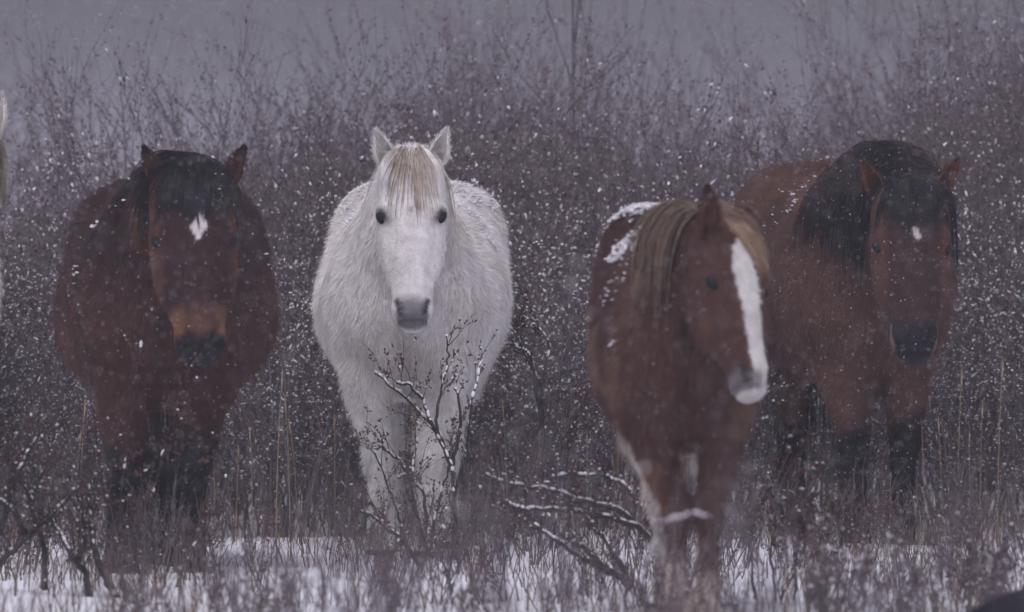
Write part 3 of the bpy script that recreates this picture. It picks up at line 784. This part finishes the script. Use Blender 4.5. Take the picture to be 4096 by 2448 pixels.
traced('arching_branch_shrub', 'leaning shrub with long snow-topped arching branches left of the chestnut horse\'s legs', 36.2, 2640,
       [[(2660, 2330), (2630, 2180), (2580, 2060), (2560, 2010), (2500, 1950), (2410, 1912), (2230, 1908)],
        [(2640, 2200), (2560, 2100), (2400, 2060), (2250, 2032), (2090, 2036), (2020, 2015)],
        [(2600, 2150), (2480, 2040), (2380, 2010), (2200, 1965), (2050, 1940), (1940, 1905)]], 403, r=.012, twigs=9, tw_len=.14, leaves=3)
traced('slanting_branches', 'two dark slanting branches lying over the snow beside the chestnut horse', 36.6, 2440,
       [[(2520, 2330), (2400, 2270), (2300, 2215), (2220, 2160), (2140, 2105)], [(2530, 2350), (2420, 2260), (2330, 2190), (2260, 2140)], [(2500, 2300), (2450, 2200), (2380, 2120)]], 404, r=.014, twigs=5, tw_len=.15)
traced('forked_shrub', 'dark forked shrub with snow in its crotches at the lower left corner', 35.9, 300,
       [[(460, 2400), (420, 2300), (380, 2180), (350, 2060), (345, 1940), (330, 1800)], [(360, 2380), (340, 2280), (300, 2230), (255, 2150), (200, 2060)],
        [(310, 2240), (335, 2150), (330, 2050)], [(-60, 2330), (10, 2240), (110, 2150), (230, 2040), (300, 1960)], [(0, 2150), (30, 2000), (80, 1880), (140, 1760)],
        [(180, 2350), (180, 2200), (130, 2060), (120, 1950)], [(110, 2150), (60, 2050), (-20, 1990)]], 405, r=.016, twigs=10, tw_len=.17, leaves=3)
traced('thin_twig_shrub', 'thin upright twigs rising in front of the dark bay horse', 36.6, 560,
       [[(480, 2360), (470, 2100), (500, 1800), (540, 1500), (560, 1330)], [(500, 2360), (430, 2050), (380, 1700), (340, 1400), (310, 1240)], [(620, 2360), (600, 2000), (650, 1800), (700, 1600)],
        [(650, 2360), (720, 2100), (740, 1900), (720, 1700)], [(700, 2360), (760, 2200), (850, 2100)], [(560, 2360), (540, 2150), (500, 2000)]], 406, r=.0048, twigs=11, tw_len=.17, leaves=3, snow=.2)
traced('side_branch_shrub', 'brown shrub branch with snow clumps at the white horse\'s right flank', 41.2, 2120,
       [[(2150, 2230), (2180, 1800), (2160, 1550), (2060, 1330), (2000, 1270)], [(2170, 1700), (2120, 1420), (2060, 1382), (2000, 1382)], [(2160, 1600), (2200, 1400), (2150, 1290), (2090, 1270)], [(2200, 2230), (2260, 1900), (2300, 1650)]], 407, r=.008, twigs=10, tw_len=.15, leaves=5)
traced('blurred_twig_clump', 'blurred thin twig clump in front of the right bay horse\'s front legs', 35.4, 3150,
       [[(3100, 2400), (3080, 2200), (3120, 1980), (3180, 1800)], [(3180, 2400), (3190, 2150), (3260, 1950)], [(3020, 2400), (3000, 2200), (3030, 2000)], [(3250, 2400), (3300, 2250), (3380, 2150)], [(3120, 2400), (3200, 2250), (3240, 2100)]], 408, r=.006, twigs=13, tw_len=.17, leaves=4, snow=.3)
traced('snowy_knee_twig', 'blurred snow-covered twig crossing the chestnut horse\'s knees', 28.5, 2600,
       [[(2520, 2830), (2560, 2420), (2600, 2200), (2660, 2085), (2740, 2055), (2830, 2065)]], 409, r=.0045, twigs=3, tw_len=.08, leaves=2, snow=.9)

for (seed, px, pyt, d, lab) in ((421, 1480, 1830, 23, 'soft brown blur of near twigs before the white horse\'s left leg'), (422, 2340, 1520, 22, 'soft blur of near twigs between the white and chestnut horses'),
                               (423, 3150, 1800, 24, 'soft blur of near twigs right of the chestnut horse\'s legs')):
    top = P(px, pyt, d); b = np.array([top[0], d, gz(top[0], d) - .02]); s = Shrub(seed); h = top[2] - b[2]
    for k in range(5):
        s.grow((s.rng.normal(0, .03), s.rng.normal(0, .05), 0), (s.rng.normal(0, .10), s.rng.normal(0, .15), 1), h * s.rng.uniform(.7, .9), .0045, 2, 4, .35, 3, .05, .02, False, .018)
    tag(s.build('near_shrub', b, M_STEM, M_LEAF), lab, 'shrub')

# ------------------------------------------------------------------ weeds and grass on the snow
def weed_variant(seed):
    s = Shrub(seed)
    for k in range(6):
        s.grow((s.rng.normal(0, .04), s.rng.normal(0, .04), -.02), (s.rng.normal(0, .22), s.rng.normal(0, .22), 1), s.rng.uniform(.16, .34), .0034, 1, 7, .30, 6, .07, .03, False, .014)
    return s.build('dry_weed', (0, 0, -50), M_STEM, M_LEAF2)
weeds = [weed_variant(500 + k) for k in range(4)]
for k in range(110):
    y = rng.uniform(31.5, 42.3); x = rng.uniform(-1, 1) * (.055 * y + .3)
    if k < 20: y = rng.uniform(30.5, 33.5)
    if y < 36.2 and -2.0 < x < -1.30: continue
    near_ = y < 34.5
    o = place(weeds[rng.integers(4)], x, y, rng.uniform(.7, 1.25), rng.uniform(0, 6.28), 1,
              'small dry brown weed blurred at the bottom of the picture' if near_ else 'small dry brown weed poking through the snow between the horses', 'near weeds' if near_ else 'weeds on the snow')
    o['category'] = 'weed'
for (px, d_) in ((440, 37.6), (510, 37.5), (580, 37.7), (690, 37.6), (760, 37.4), (830, 37.6), (1500, 39.6), (1570, 39.5), (1660, 39.6), (1720, 39.4), (1790, 39.6), (3340, 40.6), (3410, 40.5), (3480, 40.8), (3540, 40.6), (3600, 40.8), (3270, 40.9)):
    o = place(weeds[rng.integers(4)], (px - 2048) / F * d_, d_, rng.uniform(.8, 1.15), rng.uniform(0, 6.28), .8, 'dry brown weed growing right at a horse\'s front hooves', 'weeds around the hooves'); o['category'] = 'weed'
# straw stalks
def stalk_variant(seed):
    r_ = np.random.default_rng(seed); m = MB(); b = r_.normal(0, .05, 2)
    t = np.linspace(0, 1, 7); pts = np.stack([b[0] * t ** 2, b[1] * t ** 2, t * .62], -1)
    m.add(*tube_path(pts, np.linspace(.0028, .0014, 7), 4))
    h = MB(); k = np.linspace(0, 1, 5); hp_ = pts[-1] + np.stack([b[0] * .25 * k, b[1] * .25 * k, k * .09 - .03], -1)
    h.add(*tube_path(hp_, [.001, .0045, .005, .0035, .0006], 5))
    root = link('straw_stalk', None, None, (0, 0, -50)); m.build('stem', M_STRAW, root); h.build('seed_head', M_STRAW, root)
    return root
stalks = [stalk_variant(600 + k) for k in range(4)]
for (px, d_, s_) in ((1105, 41.0, 1.05), (1160, 41.1, .9), (1010, 40.8, .7), (945, 40.6, .6), (1190, 41.3, .75), (860, 40.8, .8), (3700, 41.2, .95), (3830, 41.3, 1.1), (3770, 41.1, .8), (3920, 41.3, .9), (3880, 41.0, .7), (3560, 40.6, .45), (3990, 41.4, 1.15),
                     (2030, 41.2, .9), (1340, 41.0, .8), (1370, 41.2, .5), (320, 40.9, .9), (300, 41.1, .7), (3660, 41.4, .8), (2350, 41.3, .7), (2460, 41.0, .6)):
    x = (px - 2048) / F * d_
    o = place(stalks[rng.integers(4)], x, d_, s_, rng.uniform(0, 6.28), 1, 'single pale straw grass stalk standing against the dark brush', 'pale straw stalks'); o['category'] = 'grass stalk'
# dead grass
nb = 9500
y = rng.uniform(29.5, 43.0, nb); x = rng.uniform(-1, 1, nb) * (.058 * y + .4)
pp = np.stack([x, y, 0 * x], -1); dens = noise(pp * [1.0, 1.6, 1], 2.3)
keep = rng.random(nb) < np.clip(.55 + 1.1 * dens + .35 * (y > 40.6), .06, 1); x, y = x[keep], y[keep]; nb = len(x)
z = ground_z(x, y); hgt = rng.uniform(.06, .26, nb) * (1 + .35 * (y > 40.4)); an = rng.uniform(0, 6.28, nb); w = rng.uniform(.0014, .0032, nb)
lx, ly = rng.normal(0, .42, nb) * hgt, rng.normal(0, .3, nb) * hgt
b = np.stack([x, y, z - .01], -1); sd = np.stack([np.cos(an) * w, np.sin(an) * w, 0 * w], -1)
m1 = b + np.stack([lx * .35, ly * .35, hgt * .6], -1); tp = b + np.stack([lx, ly, hgt], -1)
GV = np.stack([b - sd, b + sd, m1 + sd * .7, m1 - sd * .7, tp], 1).reshape(-1, 3)
k5 = (np.arange(nb) * 5)[:, None]
GT = np.concatenate([k5 + [0, 1, 2], k5 + [0, 2, 3], k5 + [3, 2, 4]], 0)
gc = np.where(rng.random((nb, 1)) < .45, c3(.20, .145, .105), c3(.105, .075, .066)) * rng.uniform(.6, 1.3, (nb, 1))
gm = MB(); tri_arrays(gm, GV, GT, np.repeat(gc, 5, 0))
tag(gm.build('dead_grass', M_GRASS, smooth=False), 'thin dead grass sticking up through the snow', 'grass', kind='stuff')

# dark rock at the bottom right corner
rk = MB(); v, f = ico(); rr = np.random.default_rng(9)
th = np.linspace(0, 2 * math.pi, 18, endpoint=False); rings = []
for ph in np.linspace(-1.45, 1.45, 10):
    rad = math.cos(ph) * (.28 + .03 * rr.normal(0, 1, 18)); rings.append(np.stack([np.cos(th) * rad, np.sin(th) * rad * .8, np.full(18, .13 + math.sin(ph) * .17)], -1))
rk.add(*loft(rings)); q = P(4235, 2400, 29.5)
tag(rk.build('rock', M_ROCK, None, (q[0], 29.5, gz(q[0], 29.5))), 'dark blurred rounded rock at the bottom right corner', 'rock')

# ------------------------------------------------------------------ falling snow and the snowy air
nf = 110000
y = 22 + 40 * rng.random(nf) ** .9; x = rng.uniform(-1, 1, nf) * (.060 * y + .9); z = rng.uniform(.02, 1, nf) * (1.7 + .026 * y)
r = .0006 + .0012 * rng.random(nf) ** 2
o6 = np.array([[1, 0, 0], [-1, 0, 0], [0, 1, 0], [0, -1, 0], [.0, 0, 1], [.0, 0, -1]], float)
t8 = np.array([[0, 2, 4], [2, 1, 4], [1, 3, 4], [3, 0, 4], [2, 0, 5], [1, 2, 5], [3, 1, 5], [0, 3, 5]])
el = rng.uniform(1.0, 2.2, nf)
FV = o6[None] * r[:, None, None] * rng.uniform(.7, 1.3, (nf, 6, 1)); FV[:, :, 2] *= el[:, None]; FV[:, :, 0] += FV[:, :, 2] * rng.normal(.1, .15, (nf, 1))
FV += np.stack([x, y, z], -1)[:, None]
fm = MB(); tri_arrays(fm, FV.reshape(-1, 3), (t8[None] + (np.arange(nf) * 6)[:, None, None]).reshape(-1, 3))
tag(fm.build('falling_snow', M_FLAKE), 'fine snowflakes drifting down everywhere', 'snow', kind='stuff')

hz = MB()
X0, X1, Y0, Y1, Z0, Z1 = -2000, 2000, -2000, 2500, -1.5, 6.0
hz.add([(X0, Y0, Z0), (X1, Y0, Z0), (X1, Y1, Z0), (X0, Y1, Z0), (X0, Y0, Z1), (X1, Y0, Z1), (X1, Y1, Z1), (X0, Y1, Z1)],
       [[0, 3, 2, 1], [4, 5, 6, 7], [0, 1, 5, 4], [1, 2, 6, 5], [2, 3, 7, 6], [3, 0, 4, 7]])
mh = bpy.data.materials.new('snowy_air'); mh.use_nodes = True
nt = mh.node_tree; nt.nodes.clear(); mo = nt.nodes.new('ShaderNodeOutputMaterial'); pv = nt.nodes.new('ShaderNodeVolumePrincipled')
pv.inputs['Color'].default_value = (.90, .88, .95, 1); pv.inputs['Density'].default_value = .0018; pv.inputs['Anisotropy'].default_value = 0.0
nt.links.new(pv.outputs['Volume'], mo.inputs['Volume'])
ho = hz.build('haze', mh, smooth=False); tag(ho, 'pale snowy air', 'haze', kind='stuff')
